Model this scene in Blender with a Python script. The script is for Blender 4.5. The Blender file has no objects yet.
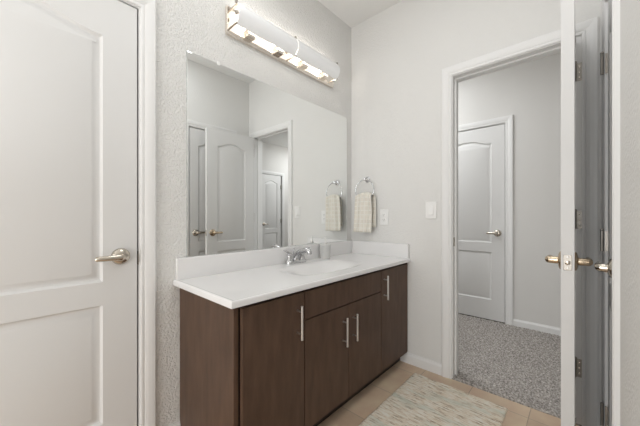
import bpy, bmesh, math, random
from mathutils import Vector, Matrix
PI = math.pi
random.seed(7)
S = bpy.context.scene
C = S.collection

# ------------------------------------------------------------------ camera, world, lights, exposure
CAM_F, CAM_YAW, CAM_Z, CAM_CY = 287.075, 42.3706, 1.0997, 216.2554
cd = bpy.data.cameras.new('camera'); cam = bpy.data.objects.new('camera', cd); C.objects.link(cam)
cd.sensor_fit = 'HORIZONTAL'; cd.sensor_width = 36.0
cd.lens = CAM_F / 640 * 36.0
cd.shift_y = (CAM_CY - 213.0) / 640
cd.clip_start = 0.02
cam.location = (0, 0, CAM_Z)
cam.rotation_euler = (PI/2, 0, math.radians(CAM_YAW - 90))
S.camera = cam

w = bpy.data.worlds.new('world'); S.world = w; w.use_nodes = True
w.node_tree.nodes['Background'].inputs[0].default_value = (1, 1, 1, 1)
w.node_tree.nodes['Background'].inputs[1].default_value = 0.02

S.view_settings.view_transform = 'Standard'
S.view_settings.look = 'None'
S.view_settings.gamma = 1.0
S.view_settings.use_curve_mapping = False
S.view_settings.exposure = -0.22

def area(name, loc, sx, sy, power, color=(.945, .975, 1), rot=(0, 0, 0)):
    l = bpy.data.lights.new(name, 'AREA'); l.shape = 'RECTANGLE'; l.size = sx; l.size_y = sy
    l.energy = power; l.color = color
    o = bpy.data.objects.new(name, l); C.objects.link(o); o.location = loc; o.rotation_euler = rot
    return o
area('bath_bounce_light', (-1.30, 0.70, 1.20), 1.8, 1.2, 17.0, rot=(PI, 0, 0))  # added unseen panel facing up, imitates flash bounced off the ceiling
area('bath_fill_light', (-2.30, 0.45, 0.90), 1.74, 1.04, 32.0, rot=(0, -PI/2, 0))
area('bath_overhead_fill', (0.85, 0.42, 2.72), 0.7, 0.7, 6.5)  # added from above to brighten floor, rug and counter; no fixture here
area('vanity_overhead_fill', (0.55, 1.28, 2.715), 1.1, 0.3, 4.0, rot=(math.radians(-40), 0, 0))  # added light tilted towards the open door and opposite wall; no fixture
area('hall_overhead_fill', (2.62, 1.62, 2.70), 0.8, 1.0, 23.0)  # added out of view to light the hall; invented position, no fixture
area('far_hall_fill', (4.80, -1.35, 2.70), 0.7, 0.8, 22.0)  # added unseen light for the hall end that shows in the mirror

# ------------------------------------------------------------------ constants (metres; camera stands over x=0, y=0)
XB = 2.0376      # wall with the towel ring and the doorway
YM = 1.4881      # wall with the mirror
YO = -0.084      # wall beside the camera
XL = -2.40       # wall behind the camera
XH = 3.4202      # far wall of the hall
ZC = 2.7445      # ceiling
ZT = 0.785       # vanity top
YD0, YD1 = 0.022, 0.645   # bathroom doorway

# ------------------------------------------------------------------ materials
def mat(name, color, rough=.5, metal=0, spec=.5, noise=None, bump=None, coat=0):
    """noise=(scale, amount, (sx,sy,sz)) tints; bump=(scale, strength, distance[, detail])"""
    m = bpy.data.materials.new(name); m.use_nodes = True
    nt = m.node_tree; b = nt.nodes['Principled BSDF']
    b.inputs['Base Color'].default_value = (*color, 1)
    b.inputs['Roughness'].default_value = rough
    b.inputs['Metallic'].default_value = metal
    b.inputs['Specular IOR Level'].default_value = spec
    b.inputs['Coat Weight'].default_value = coat
    tc = nt.nodes.new('ShaderNodeTexCoord')
    if noise:
        mp = nt.nodes.new('ShaderNodeMapping'); mp.inputs['Scale'].default_value = noise[2]
        nt.links.new(tc.outputs['Object'], mp.inputs[0])
        n = nt.nodes.new('ShaderNodeTexNoise'); n.inputs['Scale'].default_value = noise[0]; n.inputs['Detail'].default_value = 5
        nt.links.new(mp.outputs[0], n.inputs['Vector'])
        r = nt.nodes.new('ShaderNodeValToRGB'); a = noise[1]
        r.color_ramp.elements[0].position = .3; r.color_ramp.elements[1].position = .7
        r.color_ramp.elements[0].color = (*[c*(1-a) for c in color], 1)
        r.color_ramp.elements[1].color = (*[min(1, c*(1+a)) for c in color], 1)
        nt.links.new(n.outputs['Fac'], r.inputs[0]); nt.links.new(r.outputs[0], b.inputs['Base Color'])
    if bump:
        n = nt.nodes.new('ShaderNodeTexNoise'); n.inputs['Scale'].default_value = bump[0]
        n.inputs['Detail'].default_value = bump[3] if len(bump) > 3 else 2
        nt.links.new(tc.outputs['Object'], n.inputs['Vector'])
        bp = nt.nodes.new('ShaderNodeBump'); bp.inputs['Strength'].default_value = bump[1]; bp.inputs['Distance'].default_value = bump[2]
        nt.links.new(n.outputs['Fac'], bp.inputs['Height']); nt.links.new(bp.outputs[0], b.inputs['Normal'])
    return m

def tile_mat():
    m = mat('beige_tile', (.40, .29, .205), .45)
    nt = m.node_tree; b = nt.nodes['Principled BSDF']
    tc = nt.nodes.new('ShaderNodeTexCoord'); mp = nt.nodes.new('ShaderNodeMapping')
    mp.inputs['Location'].default_value = (-1.615, -.52, 0)
    nt.links.new(tc.outputs['Object'], mp.inputs[0])
    br = nt.nodes.new('ShaderNodeTexBrick'); br.offset = 0; br.squash = 1
    br.inputs['Scale'].default_value = 1; br.inputs['Brick Width'].default_value = .305; br.inputs['Row Height'].default_value = .305
    br.inputs['Mortar Size'].default_value = .0022; br.inputs['Mortar Smooth'].default_value = .2
    br.inputs['Color1'].default_value = (.66, .50, .36, 1); br.inputs['Color2'].default_value = (.56, .42, .30, 1)
    br.inputs['Mortar'].default_value = (.42, .325, .245, 1); br.inputs['Bias'].default_value = -.1
    nt.links.new(mp.outputs[0], br.inputs['Vector'])
    n = nt.nodes.new('ShaderNodeTexNoise'); n.inputs['Scale'].default_value = 7; n.inputs['Detail'].default_value = 6
    nt.links.new(tc.outputs['Object'], n.inputs['Vector'])
    mx = nt.nodes.new('ShaderNodeMix'); mx.data_type = 'RGBA'; mx.blend_type = 'OVERLAY'; mx.inputs[0].default_value = .35
    nt.links.new(br.outputs['Color'], mx.inputs[6]); nt.links.new(n.outputs['Fac'], mx.inputs[7])
    nt.links.new(mx.outputs[2], b.inputs['Base Color'])
    bp = nt.nodes.new('ShaderNodeBump'); bp.inputs['Strength'].default_value = .5; bp.inputs['Distance'].default_value = .002; bp.invert = True
    nt.links.new(br.outputs['Fac'], bp.inputs['Height']); nt.links.new(bp.outputs[0], b.inputs['Normal'])
    return m

def ramp_mat(name, scale, stretch, stops, rough=.9, detail=6, bump=None):
    m = mat(name, (1, 1, 1), rough, spec=.2)
    nt = m.node_tree; b = nt.nodes['Principled BSDF']
    tc = nt.nodes.new('ShaderNodeTexCoord'); mp = nt.nodes.new('ShaderNodeMapping'); mp.inputs['Scale'].default_value = stretch
    nt.links.new(tc.outputs['Object'], mp.inputs[0])
    n = nt.nodes.new('ShaderNodeTexNoise'); n.inputs['Scale'].default_value = scale; n.inputs['Detail'].default_value = detail
    n.inputs['Roughness'].default_value = .65
    nt.links.new(mp.outputs[0], n.inputs['Vector'])
    r = nt.nodes.new('ShaderNodeValToRGB'); e = r.color_ramp.elements
    while len(e) < len(stops): e.new(.5)
    for k, (p, c) in enumerate(stops): e[k].position = p; e[k].color = (*c, 1)
    nt.links.new(n.outputs['Fac'], r.inputs[0]); nt.links.new(r.outputs[0], b.inputs['Base Color'])
    if bump:
        bp = nt.nodes.new('ShaderNodeBump'); bp.inputs['Strength'].default_value = bump[0]; bp.inputs['Distance'].default_value = bump[1]
        nt.links.new(n.outputs['Fac'], bp.inputs['Height']); nt.links.new(bp.outputs[0], b.inputs['Normal'])
    return m

def rug_mat():
    """cream weave with muddled green-grey and tan streaks running across the rug (along y)"""
    m = ramp_mat('woven_rug_yarn', 1.0, (120, 13, 1), [(.34, (.46, .35, .24)), (.47, (.88, .77, .62)), (.58, (.97, .92, .82))], .95, 4)
    nt = m.node_tree; b = nt.nodes['Principled BSDF']
    src = b.inputs['Base Color'].links[0].from_socket
    tc = nt.nodes.new('ShaderNodeTexCoord'); mp = nt.nodes.new('ShaderNodeMapping'); mp.inputs['Scale'].default_value = (11, 3.6, 1)
    nt.links.new(tc.outputs['Object'], mp.inputs[0])
    n = nt.nodes.new('ShaderNodeTexNoise'); n.inputs['Scale'].default_value = 1; n.inputs['Detail'].default_value = 5
    nt.links.new(mp.outputs[0], n.inputs['Vector'])
    r = nt.nodes.new('ShaderNodeValToRGB'); r.color_ramp.elements[0].position = .50; r.color_ramp.elements[1].position = .66
    r.color_ramp.elements[0].color = (0, 0, 0, 1); r.color_ramp.elements[1].color = (.6, .6, .6, 1)
    nt.links.new(n.outputs['Fac'], r.inputs[0])
    mx = nt.nodes.new('ShaderNodeMix'); mx.data_type = 'RGBA'
    nt.links.new(r.outputs[0], mx.inputs[0]); nt.links.new(src, mx.inputs[6]); mx.inputs[7].default_value = (.66, .70, .60, 1)
    nt.links.new(mx.outputs[2], b.inputs['Base Color'])
    return m

def towel_mat():
    """beige cloth with a pale woven check"""
    m = mat('checked_towel_cloth', (.66, .60, .51), .95, spec=.15)
    nt = m.node_tree; b = nt.nodes['Principled BSDF']
    uv = nt.nodes.new('ShaderNodeUVMap')
    ck = nt.nodes.new('ShaderNodeTexBrick'); ck.offset = 0
    ck.inputs['Scale'].default_value = 1; ck.inputs['Brick Width'].default_value = .036; ck.inputs['Row Height'].default_value = .036
    ck.inputs['Mortar Size'].default_value = .005; ck.inputs['Mortar Smooth'].default_value = .6
    ck.inputs['Color1'].default_value = (.82, .77, .68, 1); ck.inputs['Color2'].default_value = (.76, .71, .62, 1); ck.inputs['Mortar'].default_value = (.85, .82, .75, 1)
    nt.links.new(uv.outputs[0], ck.inputs['Vector']); nt.links.new(ck.outputs['Color'], b.inputs['Base Color'])
    n = nt.nodes.new('ShaderNodeTexNoise'); n.inputs['Scale'].default_value = 260
    tc = nt.nodes.new('ShaderNodeTexCoord'); nt.links.new(tc.outputs['Object'], n.inputs['Vector'])
    bp = nt.nodes.new('ShaderNodeBump'); bp.inputs['Strength'].default_value = .5; bp.inputs['Distance'].default_value = .003
    nt.links.new(n.outputs['Fac'], bp.inputs['Height']); nt.links.new(bp.outputs[0], b.inputs['Normal'])
    return m

def shade_mat():
    m = mat('frosted_glass', (.92, .92, .92), .3)
    b = m.node_tree.nodes['Principled BSDF']
    b.inputs['Emission Color'].default_value = (1, .98, .96, 1); b.inputs['Emission Strength'].default_value = .06
    return m

M = dict(
    wall=mat('painted_wall', (.795, .782, .757), .75, spec=.25, bump=(108, .75, .0090, 1)),
    wallfaint=mat('faintly_textured_wall', (.795, .782, .757), .75, spec=.25, bump=(95, .4, .005, 1)),
    wallsmooth=mat('painted_hall_wall', (.76, .742, .715), .75, spec=.25, bump=(95, .2, .004, 1)),
    ceil=mat('painted_ceiling', (.88, .87, .85), .85, spec=.2, bump=(80, .35, .005, 1)),
    trim=mat('white_trim_paint', (.85, .84, .825), .38),
    door=mat('white_door_paint', (.77, .76, .745), .42, bump=(140, .06, .002)),
    tile=tile_mat(),
    dark=mat('dark_gap', (.035, .028, .022), .9),
    subfloor=mat('edge_shade_subfloor', (.07, .05, .035), .9),  # dark tone puts the edge shading into the gap before the carpet
    carpet=ramp_mat('grey_carpet', 85, (1, 1, 1), [(.32, (.15, .13, .118)), (.50, (.39, .358, .33)), (.68, (.70, .655, .615))], .97, 4),
    rug=rug_mat(), towel=towel_mat(),
    wood=mat('espresso_wood', (.104, .061, .040), .45, spec=.3, noise=(4, .20, (7, 7, 1.5))),
    toe=mat('gap_shade_wood', (.022, .014, .010), .6),  # near-black brown puts shade into the toe recess and gaps between fronts
    marble=mat('white_cultured_marble', (.88, .865, .855), .18, spec=.5, coat=.2),
    chrome=mat('chrome', (.58, .58, .59), .14, 1),
    nickel=mat('satin_nickel', (.58, .53, .46), .17, 1),
    reflnickel=mat('nickel_warm_reflection', (.60, .49, .36), .22, 1),  # satin nickel with the warm reflection of rug and wood put into its colour
    polished=mat('polished_nickel', (.86, .80, .73), .08, 1),
    steel=mat('brushed_steel', (.74, .73, .71), .30, 1),
    hinge=mat('hinge_nickel', (.42, .39, .35), .38, 1),
    mirror=mat('mirror_silver', (.93, .945, .94), .0, 1),
    mirroredge=mat('mirror_edge', (.55, .58, .57), .25, .4),
    plastic=mat('white_plastic', (.90, .89, .87), .35),
    slot=mat('outlet_slot', (.12, .11, .10), .6),
    soap=mat('white_soap_plastic', (.66, .655, .64), .35),
    frosted=shade_mat(),
)

# ------------------------------------------------------------------ mesh helpers
def new(): return bmesh.new()
def box(bm, x0, x1, y0, y1, z0, z1):
    v = [bm.verts.new((x, y, z)) for x in (x0, x1) for y in (y0, y1) for z in (z0, z1)]
    for f in ((0, 1, 3, 2), (4, 6, 7, 5), (0, 4, 5, 1), (2, 3, 7, 6), (0, 2, 6, 4), (1, 5, 7, 3)):
        bm.faces.new([v[i] for i in f])
    return bm
def frame_of(d):
    d = Vector(d).normalized(); u = d.orthogonal().normalized(); return d, u, d.cross(u)
def lathe(bm, prof, origin=(0, 0, 0), axis=(0, 0, 1), n=28, squash=(1, 1)):
    """prof: (radius, height) pairs along axis; ends capped"""
    o = Vector(origin); d, u, v = frame_of(axis); rings = []
    for r, h in prof:
        rings.append([bm.verts.new(o + d*h + u*(r*squash[0]*math.cos(2*PI*k/n)) + v*(r*squash[1]*math.sin(2*PI*k/n))) for k in range(n)])
    for a, b in zip(rings, rings[1:]):
        for k in range(n): bm.faces.new((a[k], a[(k+1) % n], b[(k+1) % n], b[k]))
    bm.faces.new(rings[0]); bm.faces.new(rings[-1])
    return bm
def tube(bm, pts, r, n=14, closed=False, flat=None):
    """r: number or list; flat: (ru, rv) factors of the section"""
    pts = [Vector(p) for p in pts]; m = len(pts); rs = r if isinstance(r, (list, tuple)) else [r]*m
    rings = []; up = None
    for i, p in enumerate(pts):
        if closed: d = (pts[(i+1) % m] - pts[i-1])
        else: d = pts[min(i+1, m-1)] - pts[max(i-1, 0)]
        d.normalize()
        if up is None: up = d.orthogonal().normalized() if abs(d.z) > .9 else Vector((0, 0, 1))
        u = (up - d*up.dot(d)).normalized(); v = d.cross(u); up = u
        fu, fv = flat or (1, 1)
        rings.append([bm.verts.new(p + u*(rs[i]*fu*math.cos(2*PI*k/n)) + v*(rs[i]*fv*math.sin(2*PI*k/n))) for k in range(n)])
    for i in range(m if closed else m-1):
        a, b = rings[i], rings[(i+1) % m]
        for k in range(n): bm.faces.new((a[k], a[(k+1) % n], b[(k+1) % n], b[k]))
    if not closed: bm.faces.new(rings[0]); bm.faces.new(rings[-1])
    return bm
def obj(name, bm, m, parent=None, smooth=False, bevel=0, seg=2, loc=None, angle=35):
    bmesh.ops.recalc_face_normals(bm, faces=bm.faces[:])
    me = bpy.data.meshes.new(name); bm.to_mesh(me); bm.free()
    o = bpy.data.objects.new(name, me); C.objects.link(o)
    for mm in (m if isinstance(m, (list, tuple)) else [m]): me.materials.append(mm)
    if parent: o.parent = parent
    if loc: o.location = loc
    if bevel:
        b = o.modifiers.new('bevel', 'BEVEL'); b.width = bevel; b.segments = seg; b.limit_method = 'ANGLE'; b.angle_limit = math.radians(40)
    if smooth or bevel:
        me.polygons.foreach_set('use_smooth', [True]*len(me.polygons))
        me.set_sharp_from_angle(angle=math.radians(angle))
    return o
def tag(o, label=None, cat=None, group=None, kind=None):
    if label: o['label'] = label
    if cat: o['category'] = cat
    if group: o['group'] = group
    if kind: o['kind'] = kind
    return o
def empty(name, loc=(0, 0, 0), rz=0):
    o = bpy.data.objects.new(name, None); C.objects.link(o); o.location = loc; o.rotation_euler = (0, 0, rz); o.empty_display_size = .05
    return o
def struct(name, bm, m, label=None, cat=None, **k):
    return tag(obj(name, bm, m, **k), label, cat, kind='structure')

# ------------------------------------------------------------------ the shell
def wall_x(name, x0, x1, ya, yb, m, openings=(), label=None):
    """a wall slab between x0 and x1, running along y with door openings (y0, y1, top)"""
    bm = new(); p = ya
    for (a, b, t) in sorted(openings):
        box(bm, x0, x1, p, a, 0, ZC); box(bm, x0, x1, a, b, t, ZC); p = b
    box(bm, x0, x1, p, yb, 0, ZC)
    return struct(name, bm, m, label, 'wall')
def wall_y(name, y0, y1, xa, xb, m, openings=(), label=None):
    bm = new(); p = xa
    for (a, b, t) in sorted(openings):
        box(bm, p, a, y0, y1, 0, ZC); box(bm, a, b, y0, y1, t, ZC); p = b
    box(bm, p, xb, y0, y1, 0, ZC)
    return struct(name, bm, m, label, 'wall')
JT = .019
DTOP = 2.045
wall_y('wall_left', YM, YM+.12, XL-.1, XB, M['wall'], [(-.365-JT, .409+JT, DTOP+JT)], 'textured off-white wall that carries the mirror and vanity light')
wall_x('wall_back', XB, XB+.12, -2.37, 2.30, M['wallfaint'], [(YD0-JT, YD1+JT, DTOP+JT)], 'pale wall with the towel ring, switch and open doorway')
wall_y('wall_right', YO-.12, YO, XL-.1, XB, M['wallfaint'], [(1.299-JT, 1.789+JT, DTOP+JT)], 'pale wall behind the open bathroom door')
wall_x('wall_front', XL-.1, XL, YO, YM, M['wall'])
wall_x('wall_hall', XH, XH+.12, -.85, 2.30, M['wallsmooth'], [(.574-JT, 1.296+JT, DTOP+JT)], 'pale grey hall wall with a closed white door')
wall_y('wall_hall_return', -.85, -.73, XH+.12, 5.2, M['wallsmooth'])
wall_y('wall_hall_end', -2.37, -2.25, XB+.12, 5.2, M['wallsmooth'], [(3.795-JT, 4.385+JT, DTOP+JT)], 'far hall wall seen through the doorway in the mirror')
wall_y('wall_hall_side', 2.30, 2.42, XB, XH+.12, M['wallsmooth'])
wall_x('wall_hall_far', 5.2, 5.3, -2.37, -.73, M['wallsmooth'])
struct('ceiling', box(new(), XL-.1, 5.3, -2.4, 2.42, ZC, ZC+.1), M['ceil'], 'flat white textured ceiling', 'ceiling')
struct('floor', box(new(), XL-.1, XB-.005, YO-.12, YM+.12, -.05, 0), M['tile'], 'beige square floor tiles', 'floor')
struct('subfloor', box(new(), XB-.005, 5.3, -2.4, 2.42, -.05, -.008), M['subfloor'])

# carpet: a lumpy pile of real height
def carpet():
    bm = new(); x0, x1, y0, y1 = XB, 5.2, -2.25, 2.30
    def patch(ax, bx, ay, by, nx, ny, fine):
        g = [[bm.verts.new((ax+(bx-ax)*i/nx, ay+(by-ay)*j/ny, (.004 if fine else .006) + (random.random()*.011 if fine and 0 < i else 0))) for j in range(ny+1)] for i in range(nx+1)]
        for i in range(nx):
            for j in range(ny): bm.faces.new((g[i][j], g[i+1][j], g[i+1][j+1], g[i][j+1]))
        return g
    g = patch(x0, XH, -.45, 1.4, int((XH-x0)/.0085), int(1.85/.0085), True)
    edge = [v for v in g[0]]                                   # the tucked edge at the doorway
    low = [bm.verts.new((v.co.x-.001, v.co.y, -.006)) for v in edge]
    for k in range(len(edge)-1): bm.faces.new((edge[k], edge[k+1], low[k+1], low[k]))
    patch(x0, XH, 1.4, y1, 4, 4, False); patch(x0, XH, y0, -.45, 4, 4, False); patch(XH, x1, y0, -.85, 4, 4, False)
    return bm
struct('floor_carpet', carpet(), M['carpet'], 'speckled grey carpet of the hall beyond the doorway', 'carpet', smooth=True, angle=180)

# ------------------------------------------------------------------ door casings and jambs
CAS = [(0, 0), (0, .008), (.004, .0105), (.012, .0105), (.015, .008), (.019, .011), (.030, .0145), (.046, .0165), (.058, .0165), (.063, .013), (.063, 0)]
def casing(name, w_, origin, rz, sides=True, label=None, depth=.12, both=False, rvr=.005, stop=.036):
    """local frame: opening from x=0 to w_, wall face at y=0, room towards -y; jamb runs into +y"""
    root = tag(empty(name, origin, rz), label, 'door frame', kind='structure')
    rv = .005
    def trim(flip):
        bm = new()
        corners = [(-rv, 0, -1, 0), (-rv, DTOP+rv, -1, 1), (w_+rvr, DTOP+rv, 1, 1), (w_+rvr, 0, 1, 0)]
        rows = []
        for (cx, cz, ux, uz) in corners:
            rows.append([bm.verts.new((cx + ux*u, (-d if not flip else depth + d), cz + uz*u)) for u, d in CAS])
        for a, b in zip(rows, rows[1:]):
            for k in range(len(CAS)-1): bm.faces.new((a[k], a[k+1], b[k+1], b[k]))
        for r in (rows[0], rows[-1]): bm.faces.new(r)
        return bm
    obj('casing', trim(False), M['trim'], root)
    if both: obj('casing', trim(True), M['trim'], root)
    bm = new()
    box(bm, -JT, 0, 0, depth, 0, DTOP); box(bm, w_, w_+JT, 0, depth, 0, DTOP); box(bm, -JT, w_+JT, 0, depth, DTOP, DTOP+JT)
    obj('jamb', bm, M['trim'], root)
    bm = new(); s0, s1 = stop+.004, stop+.036
    box(bm, 0, .010, s0, s1, 0, DTOP); box(bm, w_-.010, w_, s0, s1, 0, DTOP); box(bm, .010, w_-.010, s0, s1, DTOP-.010, DTOP)
    obj('stop', bm, M['trim'], root)
    return root

# ------------------------------------------------------------------ two panel doors
def panel_loop(x0, x1, z0, z1, arch):
    pts = [(x0, z0), (x1, z0), (x1, z1)]
    if arch:
        n = 26
        for k in range(1, n):
            t = 1 - 2*k/n; s = min(1, abs(t)/.86)
            pts.append(((x0+x1)/2 + t*(x1-x0)/2, z1 + arch*(lambda q: q*q*(3-2*q))(max(0, min(1, (1-abs(t)-.04)/.84)))))
    pts.append((x0, z1))
    return pts
def inset(pts, d):
    out = []; n = len(pts)
    for i in range(n):
        a, b, c = Vector(pts[i-1]), Vector(pts[i]), Vector(pts[(i+1) % n])
        e1, e2 = (b-a).normalized(), (c-b).normalized()
        n1, n2 = Vector((-e1.y, e1.x)), Vector((-e2.y, e2.x))
        k = 1 + n1.dot(n2)
        out.append(b + (n1+n2)*(d/max(k, .2)))
    return out
PROF = [(0, 0), (.003, .0045), (.009, .0105), (.015, .012), (.020, .0115), (.034, .0045), (.039, .0032)]
def door_leaf(name, w_, h, t, origin, rz, label, stile=.118, arch=.047, z=(.225, .726, .823, 1.862), hinge=(.215, .99, 1.775), handle='lever', hside=1, gap=.010, hy=0, hinges=True, rounded=True, latch=False):
    """local frame: hinge edge x=0, latch edge x=w_, front face y=0 looking to -y, back face y=t"""
    loops = [panel_loop(stile, w_-stile, z[0]-gap, z[1]-gap, 0), panel_loop(stile, w_-stile, z[2]-gap, z[3]-gap, arch)]
    bm = new()
    outer = [(0, 0), (w_, 0), (w_, h), (0, h)]
    rings = {}
    for y in (0, t):
        es = []; rings[y] = []
        for L in [outer] + loops:
            vs = [bm.verts.new((p[0], y, p[1])) for p in L]; rings[y].append(vs)
            es += [bm.edges.new((vs[i], vs[(i+1) % len(vs)])) for i in range(len(vs))]
        bmesh.ops.triangle_fill(bm, use_beauty=True, use_dissolve=False, edges=es)
    for a, b in zip(rings[0], rings[t]):
        for i in range(len(a)):
            j = (i+1) % len(a); bm.faces.new((a[i], a[j], b[j], b[i]))
    root = obj(name, bm, M['door'])
    root.location = (origin[0], origin[1], gap); root.rotation_euler = (0, 0, rz)
    tag(root, label, 'door', kind='structure')
    for L in loops:
        bm = new(); rows = []
        for side in (0, 1):
            for d, dep in (PROF if side == 0 else PROF[::-1]):
                rows.append([bm.verts.new((p[0], dep if side == 0 else t-dep, p[1])) for p in (inset(L, d) if d else [Vector(q) for q in L])])
            if side == 0: front = rows[-1]; first = rows[0]
        k = len(PROF); F, B = rows[:k], rows[k:]
        for seq in (F, B):
            for a, b in zip(seq, seq[1:]):
                for i in range(len(a)): j = (i+1) % len(a); bm.faces.new((a[i], a[j], b[j], b[i]))
        a, b = F[0], B[-1]
        for i in range(len(a)): j = (i+1) % len(a); bm.faces.new((a[i], a[j], b[j], b[i]))
        bm.faces.new(F[-1]); bm.faces.new(B[0])
        obj('panel', bm, M['door'], root, smooth=True, angle=22)
    if handle: lever(root, w_-.063, .925-gap, t, hside, 'reflnickel' if latch else 'nickel', .35 if latch else 1)
    if hinges:
        for hz in hinge:
            bm = new(); hz -= gap
            lathe(bm, [(.0055, -.045), (.0055, .045)], (-.004, hy-.019, hz), n=12)
            lathe(bm, [(.0035, .045), (.0065, .048), (.0065, .052), (.003, .056)], (-.004, hy-.019, hz), n=12)
            box(bm, -.005, -.0008, hy-.010, hy+.028, hz-.044, hz+.044)
            obj('hinge', bm, M['hinge'], root, smooth=True)
    if latch:
        bm = new(); zc = .925-gap
        box(bm, w_-.0005, w_+.0018, t/2-.0125, t/2+.0125, zc-.029, zc+.029)
        lp = obj('latch_plate', bm, M['hinge'], root, bevel=.001)
        bm = lathe(new(), [(.0085, 0), (.0085, .006), (.006, .0095), (.002, .011)], (w_+.0015, t/2, zc), (1, 0, 0), 16)
        obj('latch_bolt', bm, M['polished'], lp, smooth=True)
        for s in (-.021, .021): obj('screw', lathe(new(), [(.0038, 0), (.0038, .0008), (.002, .0014)], (w_+.0017, t/2, zc+s), (1, 0, 0), 12), M['steel'], lp, smooth=True)
    return root
def lever(root, x, z, t, sides, mt='nickel', dome=1):
    """rose and lever on the front (and the back) of a leaf, the lever pointing to the hinges"""
    for s, y0 in ((-1, 0), (1, t)):
        if sides == 1 and s == 1: continue
        bm = lathe(new(), [(.035, 0), (.036, .003), (.0345, .003+.006*dome), (.030, .004+.011*dome), (.022, .005+.0145*dome), (.013, .006+.016*dome)], (x, y0, z), (0, s, 0), 32)
        r = obj('handle_rose', bm, M[mt], root, smooth=True)
        y1 = y0 + s*.043; bm = new()
        tube(bm, [(x, y0+s*.010, z), (x, y0+s*.026, z), (x-.001, y1-s*.006, z), (x-.006, y1-s*.001, z), (x-.016, y1, z), (x-.05, y1, z), (x-.078, y1-s*.002, z), (x-.090, y1-s*.005, z-.001), (x-.095, y1-s*.007, z-.001)],
             [.0115, .0115, .0115, .0112, .0105, .0092, .0088, .0082, .0050], 16, flat=(1.25, .95))
        obj('lever', bm, M[mt], r, smooth=True)

casing('trim_1', .774, (-.365, YM, 0), 0, label='white casing around the closed door beside the mirror')
d1 = door_leaf('door_1', .762, 2.027, .035, (-.360, YM+.001), 0, 'closed white arched-panel door beside the vanity', hinges=False, stile=.125)
casing('trim_2', .490, (1.789, YO, 0), PI, label='white casing of the narrow closet door')
door_leaf('door_2', .480, 2.027, .035, (1.785, YO-.001), PI, 'narrow white closet door closed behind the open bathroom door', stile=.095, hy=0)
casing('trim_3', YD1-YD0, (XB, YD1, 0), -PI/2, both=True, rvr=.0215, stop=.040, label='white casing around the open doorway to the carpeted hall')
door_leaf('door_3', .582, 2.027, .039, (2.007, .064), PI+.0083, 'white arched-panel bathroom door standing open, seen on its latch edge', hside=2, latch=True, hinges=False, stile=.118)
casing('trim_4', .722, (XH, 1.296, 0), -PI/2, label='white casing of the hall door')
door_leaf('door_4', .712, 2.020, .035, (XH+.001, 1.291), -PI/2, 'closed white hall door with lever, seen through the doorway', gap=.018, hinges=False)
casing('trim_5', .590, (4.385, -2.25, 0), PI, label='white casing of the far hall door')
door_leaf('door_5', .545, 2.020, .035, (4.345, -2.251), PI, 'white door at the end of the hall, seen only in the mirror', gap=.018, stile=.10)

# hinges of the bathroom door on the doorway jamb: leaf, knuckle, screws
for k, hz in enumerate((.30, 1.08, 1.86)):
    bm = new(); box(bm, XB-.0022, XB+.0005, .000, .0215, hz-.047, hz+.047)
    h = obj('hinge', bm, M['hinge'], None)
    tag(h, ['lowest', 'middle', 'topmost'][k] + ' grey door hinge on the doorway jamb behind the open bathroom door', 'hinge', 'hinges of the bathroom door')
    for dz in (-.028, 0, .028): obj('screw', lathe(new(), [(.0042, 0), (.0042, .0008), (.002, .0016)], (XB-.0022, .010, hz+dz), (-1, 0, 0), 12), M['polished'], h, smooth=True)
    bm = lathe(new(), [(.0058, -.047), (.0058, .047), (.0072, .049), (.0072, .053), (.0035, .058)], (XB-.0085, .026, hz), n=14)
    obj('knuckle', bm, M['hinge'], h, smooth=True)
# strike plates
bm = new(); box(bm, XB+.012, XB+.042, YD1-.0018, YD1+.0005, .895, .955)
sp = tag(obj('strike_plate', bm, M['hinge'], None, bevel=.0008), 'small nickel strike plate set in the doorway jamb beside the light switch', 'strike plate')
bm = new(); box(bm, .4072, .4090, YM+.0005, YM+.032, .88, .94); box(bm, .4045, .4090, YM-.004, YM+.002, .893, .927)
tag(obj('strike_plate', bm, M['hinge'], None), 'dark strike plate at the latch edge of the closed door beside the mirror', 'strike plate')

# ------------------------------------------------------------------ baseboards
def base_x(name, x, s, ya, yb, label=None):
    """on a wall face x, sticking out by s*12 mm"""
    bm = new(); pr = [(0, 0), (.012, 0), (.012, .058), (.009, .066), (.006, .070), (.005, .078), (0, .078)]
    a = [bm.verts.new((x+s*d, ya, z)) for d, z in pr]; b = [bm.verts.new((x+s*d, yb, z)) for d, z in pr]
    n = len(pr)
    for k in range(n): bm.faces.new((a[k], a[(k+1) % n], b[(k+1) % n], b[k]))
    bm.faces.new(a); bm.faces.new(b)
    return struct(name, bm, M['trim'], label, 'baseboard')
def base_y(name, y, s, xa, xb, label=None):
    bm = new(); pr = [(0, 0), (.012, 0), (.012, .058), (.009, .066), (.006, .070), (.005, .078), (0, .078)]
    a = [bm.verts.new((xa, y+s*d, z)) for d, z in pr]; b = [bm.verts.new((xb, y+s*d, z)) for d, z in pr]
    n = len(pr)
    for k in range(n): bm.faces.new((a[k], a[(k+1) % n], b[(k+1) % n], b[k]))
    bm.faces.new(a); bm.faces.new(b)
    return struct(name, bm, M['trim'], label, 'baseboard')
base_x('baseboard_back', XB, -1, YD1+.068, 1.022, 'white baseboard between the vanity and the doorway')
base_y('baseboard_left', YM, -1, .477, .600, 'short white baseboard between the closed door and the vanity')
base_y('baseboard_right', YO, 1, XL, 1.230)
base_x('baseboard_front', XL, 1, YO+.012, YM-.012)
base_x('baseboard_hall', XH, -1, -.85, .506, 'white baseboard along the hall wall')
base_x('baseboard_hall_side', XB+.12, 1, YD1+.068, 2.30)
base_y('baseboard_hall_end', -2.25, 1, XB+.132, 3.727)

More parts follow.
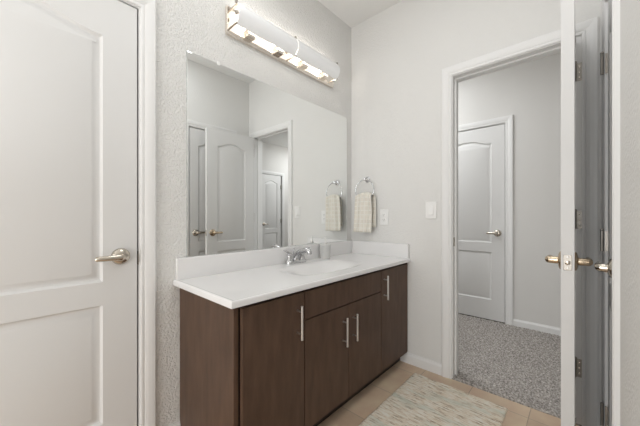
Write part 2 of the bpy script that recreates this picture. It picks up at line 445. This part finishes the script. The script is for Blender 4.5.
# ------------------------------------------------------------------ vanity cabinet
VX0, VX1, VF = .588, XB-.002, .962
van = tag(empty('bathroom_vanity', ((VX0+VX1)/2, 1.22, 0)), 'dark espresso wood vanity cabinet with bar pulls under the white top', 'vanity cabinet')
vo = van.location.copy()
def vpart(name, bm, m, parent=None, **k):
    for v in bm.verts: v.co -= vo
    return obj(name, bm, m, parent or van, **k)
ZB, ZV = .080, .756
bm = new(); box(bm, VX0, VX0+.021, .984, YM-.002, 0, ZV)
vpart('end_panel', bm, M['wood'], bevel=.0008)
bm = new()
box(bm, VX0+.022, VX1, .990, 1.006, ZB, ZV-.001)                 # face frame behind the fronts
box(bm, VX0+.022, VX1, 1.006, YM-.004, ZB, ZB+.016)             # floor of the cabinet
box(bm, VX1-.016, VX1, 1.006, YM-.004, ZB, ZV-.001)
box(bm, VX0+.022, VX1-.016, YM-.010, YM-.004, ZB+.016, ZV-.001)
vpart('carcass', bm, M['toe'])
bm = new(); box(bm, VX0+.022, VX1, 1.026, 1.040, 0, ZB)
vpart('toe_kick', bm, M['toe'])
def pull(par, x, z0, z1):
    bm = new(); y = VF-.030
    lathe(bm, [(.0058, 0), (.0058, z1-z0)], (x, y, z0), n=14)
    hp = vpart('handle', bm, M['steel'], par, smooth=True)
    for z in (z0+.026, z1-.026):
        b2 = lathe(new(), [(.0042, 0), (.0042, .030)], (x, y, z), (0, 1, 0), 10)
        vpart_sub = vpart('handle_post', b2, M['steel'], par, smooth=True)
def front(name, x0, x1, z0, z1):
    bm = box(new(), x0, x1, VF, VF+.019, z0, z1)
    return vpart(name, bm, M['wood'], bevel=.0012)
zt_, zb_ = .744, .086
bm = new(); box(bm, VX1-.014, VX1, VF+.006, .990, zb_, ZV-.001); vpart('filler_strip', bm, M['wood'])
f = front('cabinet_door', .614, .946, zb_, zt_); pull(f, .902, .540, .694)
f = front('cabinet_door', .951, 1.2925, zb_, .607); pull(f, 1.241, .396, .551)
f = front('cabinet_door', 1.2965, 1.6415, zb_, .607); pull(f, 1.334, .399, .550)
front('drawer_front', .951, 1.6415, .613, zt_)
f = front('cabinet_door', 1.6465, 2.020, zb_, zt_); pull(f, 1.679, .555, .711)

# ------------------------------------------------------------------ vanity top with bowl, splashes
def vanity_top():
    bm = new(); x0, x1, y0, y1 = .556, XB-.002, .943, YM-.003
    nx, ny = 150, 60; th = .021
    cx, cy, ax, ay, dp = 1.350, 1.198, .315, .160, .085
    def zf(x, y):
        e = min(x-x0, y-y0)                                    # distance to the two free edges
        z = ZT
        if e < .020: z += .0022*(.5+.5*math.cos(PI*min(1, abs(e-.010)/.010)))
        if e < .006: z -= .004*(1-e/.006)**2
        r = (abs((x-cx)/ax)**3.2 + abs((y-cy)/ay)**3.2)**(1/3.2)
        if r < 1:
            s = 1-r; q = min(1, s/.95); z -= dp*(q*q*(3-2*q))
        return z
    def sp(a, b, n, k):                                        # denser at the free edge
        l = [a+.0015*i for i in range(16)]
        m = n-16; return l + [a+.024+(b-a-.024)*i/m for i in range(m+1)]
    X, Y = sp(x0, x1, nx, 0), sp(y0, y1, ny, 0)
    top = [[bm.verts.new((x, y, zf(x, y))) for y in Y] for x in X]
    bot = [[bm.verts.new((x, y, min(ZT-th-.003, zf(x, y)-.012))) for y in Y] for x in X]
    I, J = len(X), len(Y)
    for i in range(I-1):
        for j in range(J-1):
            bm.faces.new((top[i][j], top[i+1][j], top[i+1][j+1], top[i][j+1]))
            bm.faces.new((bot[i][j], bot[i][j+1], bot[i+1][j+1], bot[i+1][j]))
    for i in range(I-1):
        bm.faces.new((top[i][0], bot[i][0], bot[i+1][0], top[i+1][0])); bm.faces.new((top[i][J-1], top[i+1][J-1], bot[i+1][J-1], bot[i][J-1]))
    for j in range(J-1):
        bm.faces.new((top[0][j], top[0][j+1], bot[0][j+1], bot[0][j])); bm.faces.new((top[I-1][j], bot[I-1][j], bot[I-1][j+1], top[I-1][j+1]))
    return bm
vt = obj('vanity_sink', vanity_top(), M['marble'], None, smooth=True, angle=50)
tag(vt, 'white moulded sink top with integral basin on the dark vanity', 'sink')
SPZ = .8915
bm = box(new(), .567, XB-.002, YM-.0205, YM-.002, ZT-.001, SPZ); obj('backsplash', bm, M['marble'], vt, bevel=.003)
bm = box(new(), XB-.020, XB-.002, .953, YM-.021, ZT-.001, SPZ); obj('side_splash', bm, M['marble'], vt, bevel=.003)
bm = lathe(new(), [(.030, 0), (.030, .003), (.024, .005), (.016, .004), (.014, .001)], (1.35, 1.198, ZT-.0855), n=28)
obj('drain', bm, M['chrome'], vt, smooth=True)

# ------------------------------------------------------------------ faucet
fx, fy = 1.322, 1.426
fa = tag(empty('faucet', (fx, fy, ZT)), 'chrome two-handle faucet behind the sink basin', 'faucet')
bm = new(); n = 40; rows = []
for s, z in ((1, 0), (1, .010), (.93, .016), (.80, .019)):
    rows.append([bm.verts.new((( .050*(1 if math.cos(2*PI*k/n) > 0 else -1) * (0 if abs(math.cos(2*PI*k/n)) < 1e-6 else 1) + .027*math.cos(2*PI*k/n))*(s*.3+.7), .027*s*math.sin(2*PI*k/n), z)) for k in range(n)])
for a, b in zip(rows, rows[1:]):
    for k in range(n): bm.faces.new((a[k], a[(k+1) % n], b[(k+1) % n], b[k]))
bm.faces.new(rows[0]); bm.faces.new(rows[-1])
obj('base_plate', bm, M['chrome'], fa, smooth=True)
for s in (-1, 1):
    bm = lathe(new(), [(.021, .015), (.020, .022), (.015, .034), (.013, .046), (.016, .052), (.016, .058), (.010, .065), (.003, .067)], (s*.051, 0, 0), n=26)
    hb = obj('handle', bm, M['chrome'], fa, smooth=True)
    tube(bm := new(), [(s*.048, 0, .060), (s*.062, -.003, .067), (s*.080, -.008, .076), (s*.098, -.012, .083), (s*.105, -.014, .085)], [.0075, .0072, .0068, .0075, .004], 12, flat=(.7, 1.25))
    obj('handle_lever', bm, M['chrome'], hb, smooth=True)
bm = new()
tube(bm, [(0, .002, .012), (0, .002, .030), (0, -.003, .044), (0, -.018, .060), (0, -.045, .074), (0, -.075, .083), (0, -.098, .085), (0, -.110, .080), (0, -.115, .071), (0, -.116, .062)],
     [.022, .019, .0165, .015, .0145, .0145, .0148, .0150, .0145, .0125], 20)
obj('spout', bm, M['chrome'], fa, smooth=True)
bm = lathe(new(), [(.0025, .03), (.0025, .078), (.006, .080), (.006, .086), (.002, .089)], (0, .020, 0), n=12)
obj('lift_rod', bm, M['chrome'], fa, smooth=True)

fa.scale = (1.12, 1.12, 1.12)

# ------------------------------------------------------------------ soap dispenser
sd = tag(empty('soap_dispenser', (1.607, 1.412, ZT)), 'white soap dispenser with a thin metal pump, on the sink top beside the faucet', 'soap dispenser')
bm = lathe(new(), [(.034, 0), (.037, .003), (.039, .05), (.043, .098), (.043, .103), (.039, .106), (.014, .108)], n=32)
obj('bottle', bm, M['soap'], sd, smooth=True)
bm = lathe(new(), [(.013, .106), (.013, .116), (.008, .120), (.0045, .122), (.0045, .152)], n=18)
pm = obj('pump', bm, M['steel'], sd, smooth=True)
obj('cap', lathe(new(), [(.006, .151), (.0075, .153), (.0075, .158), (.003, .160)], n=16), M['steel'], pm, smooth=True)

# ------------------------------------------------------------------ mirror
mz0, mz1, mx0, mx1 = SPZ+.0008, 1.9414, .6225, 1.9654
mr = empty('wall_mirror', ((mx0+mx1)/2, YM, mz0)); tag(mr, 'large frameless mirror above the vanity backsplash', 'mirror')
hw, hh = (mx1-mx0)/2, mz1-mz0
bm = box(new(), -hw, hw, -.0057, -.0002, 0, hh); obj('backing', bm, M['mirroredge'], mr)
bm = new(); bv = .004                                            # silvered face with a narrow bevel round it
o_ = [bm.verts.new(p) for p in ((-hw, -.0061, 0), (hw, -.0061, 0), (hw, -.0061, hh), (-hw, -.0061, hh))]
i_ = [bm.verts.new(p) for p in ((-hw+bv, -.0062, bv), (hw-bv, -.0062, bv), (hw-bv, -.0062, hh-bv), (-hw+bv, -.0062, hh-bv))]
bm.faces.new(i_)
for k in range(4): bm.faces.new((o_[k], o_[(k+1) % 4], i_[(k+1) % 4], i_[k]))
obj('mirror_face', bm, M['mirror'], mr)
bm = box(new(), .794-.008-(mx0+mx1)/2, .794+.008-(mx0+mx1)/2, -.0105, -.0003, hh-.008, hh+.012)
obj('mirror_clip', bm, M['plastic'], mr, bevel=.002)

# ------------------------------------------------------------------ vanity light
lx0, lx1 = .836, 1.767; lc = (lx0+lx1)/2
vl = tag(empty('vanity_light', (lc, YM, 2.205)), 'two-shade frosted glass bar light on a polished nickel plate above the mirror', 'wall lamp')
hw = (lx1-lx0)/2
bm = box(new(), -hw, hw, -.022, -.0005, -.078, .078); obj('back_plate', bm, M['polished'], vl, bevel=.002)
GL = .438
for sgn in (-1, 1):
    cxs = sgn*(.004+GL/2) + .010
    bm = new(); n = 14; rows = []
    for xx in (-GL/2, GL/2):
        o1 = []; i1 = []
        for k in range(n+1):
            t = -1+2*k/n; z = .031 + t*.062; y = -.100 + .034*(t*t)
            o1.append(bm.verts.new((cxs+xx, y, z))); i1.append(bm.verts.new((cxs+xx, y+.006, z)))
        rows.append((o1, i1))
    (oa, ia), (ob, ib) = rows
    for k in range(n):
        bm.faces.new((oa[k], oa[k+1], ob[k+1], ob[k])); bm.faces.new((ia[k], ib[k], ib[k+1], ia[k+1]))
        bm.faces.new((oa[k], ia[k], ia[k+1], oa[k+1])); bm.faces.new((ob[k], ob[k+1], ib[k+1], ib[k]))
    bm.faces.new((oa[0], ob[0], ib[0], ia[0])); bm.faces.new((oa[n], ia[n], ib[n], ob[n]))
    obj('glass_shade', bm, M['frosted'], vl, smooth=True)
    for bx in (-.11, .11):
        bm = box(new(), cxs+bx-.026, cxs+bx+.026, -.052, -.0215, -.052, -.004)
        sk = obj('lamp_socket', bm, M['polished'], vl, bevel=.003)
        obj('bulb', lathe(new(), [(.007, 0), (.008, .006), (.008, .030), (.004, .036)], (cxs+bx, -.040, -.005), n=14), M['plastic'], sk, smooth=True)
        l = bpy.data.lights.new('lamp_bulb', 'POINT'); l.energy = 0.45; l.color = (1, .95, .89); l.shadow_soft_size = .016
        lo = bpy.data.objects.new('lamp_bulb', l); C.objects.link(lo); lo.parent = vl; lo.location = (cxs+bx, -.066, .020)
for bx in (-GL+.004, .010, GL+.016):
    for bz in (-.028, .074):                                    # an arm with a clip at its tip
        bm = box(new(), bx-.004, bx+.004, -.072, -.020, bz-.003, bz+.003)
        obj('shade_bracket', bm, M['nickel'], vl)
    for bz, by in ((.031, -.0745), (.093, -.0745)):
        bm = box(new(), bx-.005, bx+.005, by, by+.014, bz-.009, bz+.007)
        obj('shade_clip', bm, M['hinge'], vl)

# ------------------------------------------------------------------ towel ring and towel
ry, rz_, rr, rx = 1.320, 1.312, .088, XB-.048
tr = tag(empty('towel_ring', (XB, ry, 1.405)), 'round chrome towel ring on the wall beside the mirror', 'towel ring')
bm = lathe(new(), [(.024, .0005), (.024, .006), (.019, .010), (.010, .014), (.009, .040), (.012, .044), (.012, .056), (.006, .060)], (0, 0, 0), (-1, 0, 0), 26)
obj('wall_post', bm, M['chrome'], tr, smooth=True)
tube(bm := new(), [(-.048, rr*math.sin(2*PI*k/48), rz_-1.405+rr*math.cos(2*PI*k/48)) for k in range(48)], .0042, 12, closed=True)
obj('ring', bm, M['chrome'], tr, smooth=True)

def towel():
    bm = new(); uvl = bm.loops.layers.uv.new('UVMap')
    # section (offset from the ring plane towards the room, height) from the front hem over the ring to the back hem
    sec = []
    zf, zk, ztop = .968, 1.010, 1.296
    for k in range(18): sec.append((.022 - .004*math.sin(k/17*PI), zf + (ztop-.022-zf)*k/17, 0))
    for k in range(1, 8): a = PI*k/8; sec.append((.022*math.cos(a), ztop-.022+.022*math.sin(a), k/8))
    for k in range(14): sec.append((-.022, ztop-.022 - (ztop-.022-zk)*k/13, 1))
    nw = 40; th = .006; L = [0]
    for a, b in zip(sec, sec[1:]): L.append(L[-1] + math.hypot(a[0]-b[0], a[1]-b[1]))
    def pos(i, j, side):
        d, z, back = sec[i]; t = j/nw - .5
        hgt = max(0, min(1, (z-zf)/(ztop-zf)))
        wd = (.172 - .022*hgt**3)*(1 if back < .5 else 1.0)
        y = t*wd + (-.014*back) + (.006 - .006*hgt)
        wav = .008*(1-.5*hgt)*math.sin(t*11+.6) + .004*math.sin(t*23+z*9)
        arch = -.020*(abs(t)*2)**2.2*(hgt**4)                   # the fold sags to the sides along the ring
        d2 = d + wav*(.8 if back < .5 else .3) + side*th*.5*(1 if back < .5 else -1)
        d2 = max(d2, -.040)
        return Vector((rx - d2, ry + y, z + arch + side*.0))
    g = {s: [[bm.verts.new(pos(i, j, s)) for j in range(nw+1)] for i in range(len(sec))] for s in (1, -1)}
    def face(vs, ij):
        f = bm.faces.new(vs)
        for lp, (i, j) in zip(f.loops, ij): lp[uvl].uv = (j/nw*.172, L[i])
    I = len(sec)
    for s in (1, -1):
        for i in range(I-1):
            for j in range(nw):
                ij = [(i, j), (i+1, j), (i+1, j+1), (i, j+1)]; face([g[s][a][b] for a, b in ij], ij)
    for i in range(I-1):
        for j in (0, nw): face([g[1][i][j], g[1][i+1][j], g[-1][i+1][j], g[-1][i][j]], [(i, j), (i+1, j), (i+1, j), (i, j)])
    for j in range(nw):
        for i in (0, I-1): face([g[1][i][j], g[1][i][j+1], g[-1][i][j+1], g[-1][i][j]], [(i, j), (i, j+1), (i, j+1), (i, j)])
    return bm
tag(obj('hand_towel', towel(), M['towel'], None, smooth=True, angle=180), 'beige checked hand towel folded over the towel ring', 'towel')

# ------------------------------------------------------------------ switch and outlet
def plate(name, y, z, wd, ht):
    root = empty(name, (XB, y, z))
    bm = box(new(), -.006, -.0004, -wd/2, wd/2, -ht/2, ht/2); obj('cover_plate', bm, M['plastic'], root, bevel=.003)
    return root
sw = tag(plate('light_switch', .790, 1.143, .078, .122), 'white rocker light switch on the wall beside the doorway', 'light switch')
bm = new()
v = [bm.verts.new(p) for p in ((-.0055, -.017, -.034), (-.0055, .017, -.034), (-.0055, .017, .034), (-.0055, -.017, .034), (-.013, -.0165, -.033), (-.013, .0165, -.033), (-.0065, .0165, .033), (-.0065, -.0165, .033))]
for q in ((0, 1, 2, 3), (4, 5, 6, 7), (0, 1, 5, 4), (1, 2, 6, 5), (2, 3, 7, 6), (3, 0, 4, 7)): bm.faces.new([v[k] for k in q])
obj('rocker', bm, M['plastic'], sw, bevel=.0012)
for z in (-.050, .050): obj('screw', lathe(new(), [(.003, 0), (.003, .0006), (.0015, .001)], (-.006, 0, z), (-1, 0, 0), 10), M['plastic'], sw)
ou = tag(plate('wall_outlet', 1.165, 1.092, .074, .124), 'white duplex wall outlet beside the hanging towel', 'outlet')
for s in (-1, 1):
    bm = lathe(new(), [(.0165, 0), (.0165, .0025), (.0155, .003)], (-.0058, 0, s*.0195), (-1, 0, 0), 24, (1, 1))
    rc = obj('receptacle', bm, M['plastic'], ou, smooth=True)
    bm = new()
    for yy in (-.0062, .0062): box(bm, -.0092, -.0085, yy-.0011, yy+.0011, s*.0195-.001, s*.0195+.007)
    lathe(bm, [(.0022, 0), (.0022, .0006)], (-.0086, 0, s*.0195-.0075), (-1, 0, 0), 10)
    obj('slot', bm, M['slot'], rc)
bm = lathe(new(), [(.003, 0), (.003, .0008), (.0015, .0012)], (-.006, 0, 0), (-1, 0, 0), 10); obj('screw', bm, M['plastic'], ou)

# ------------------------------------------------------------------ rug
def rug():
    bm = new(); x0, x1, y0, y1 = 1.045, 1.925, .312, .866; nx, ny = 190, 70
    rnd = [random.uniform(-1, 1) for _ in range(nx+1)]
    def P(i, j):
        x = x0+(x1-x0)*i/nx; y = y0+(y1-y0)*j/ny
        e = min(i, nx-i, 2*j, 2*(ny-j))
        z = .0085 + .0016*((i % 2)*2-1) + .0010*math.sin(j*1.9+rnd[i]*9) + random.uniform(-.0008, .0008)
        if j in (0, ny): y += .003*rnd[i]
        if e < 1: z = .002
        return (x, y, z)
    g = [[bm.verts.new(P(i, j)) for j in range(ny+1)] for i in range(nx+1)]
    for i in range(nx):
        for j in range(ny): bm.faces.new((g[i][j], g[i+1][j], g[i+1][j+1], g[i][j+1]))
    rim = [g[i][0] for i in range(nx+1)] + [g[nx][j] for j in range(1, ny+1)] + [g[i][ny] for i in range(nx-1, -1, -1)] + [g[0][j] for j in range(ny-1, 0, -1)]
    low = [bm.verts.new((v.co.x, v.co.y, .0004)) for v in rim]
    n = len(rim)
    for k in range(n): bm.faces.new((rim[k], rim[(k+1) % n], low[(k+1) % n], low[k]))
    bm.faces.new(low)
    return bm
tag(obj('bath_rug', rug(), M['rug'], None, smooth=True, angle=180), 'cream woven bath rug with faded green and tan streaks on the tile floor', 'rug')
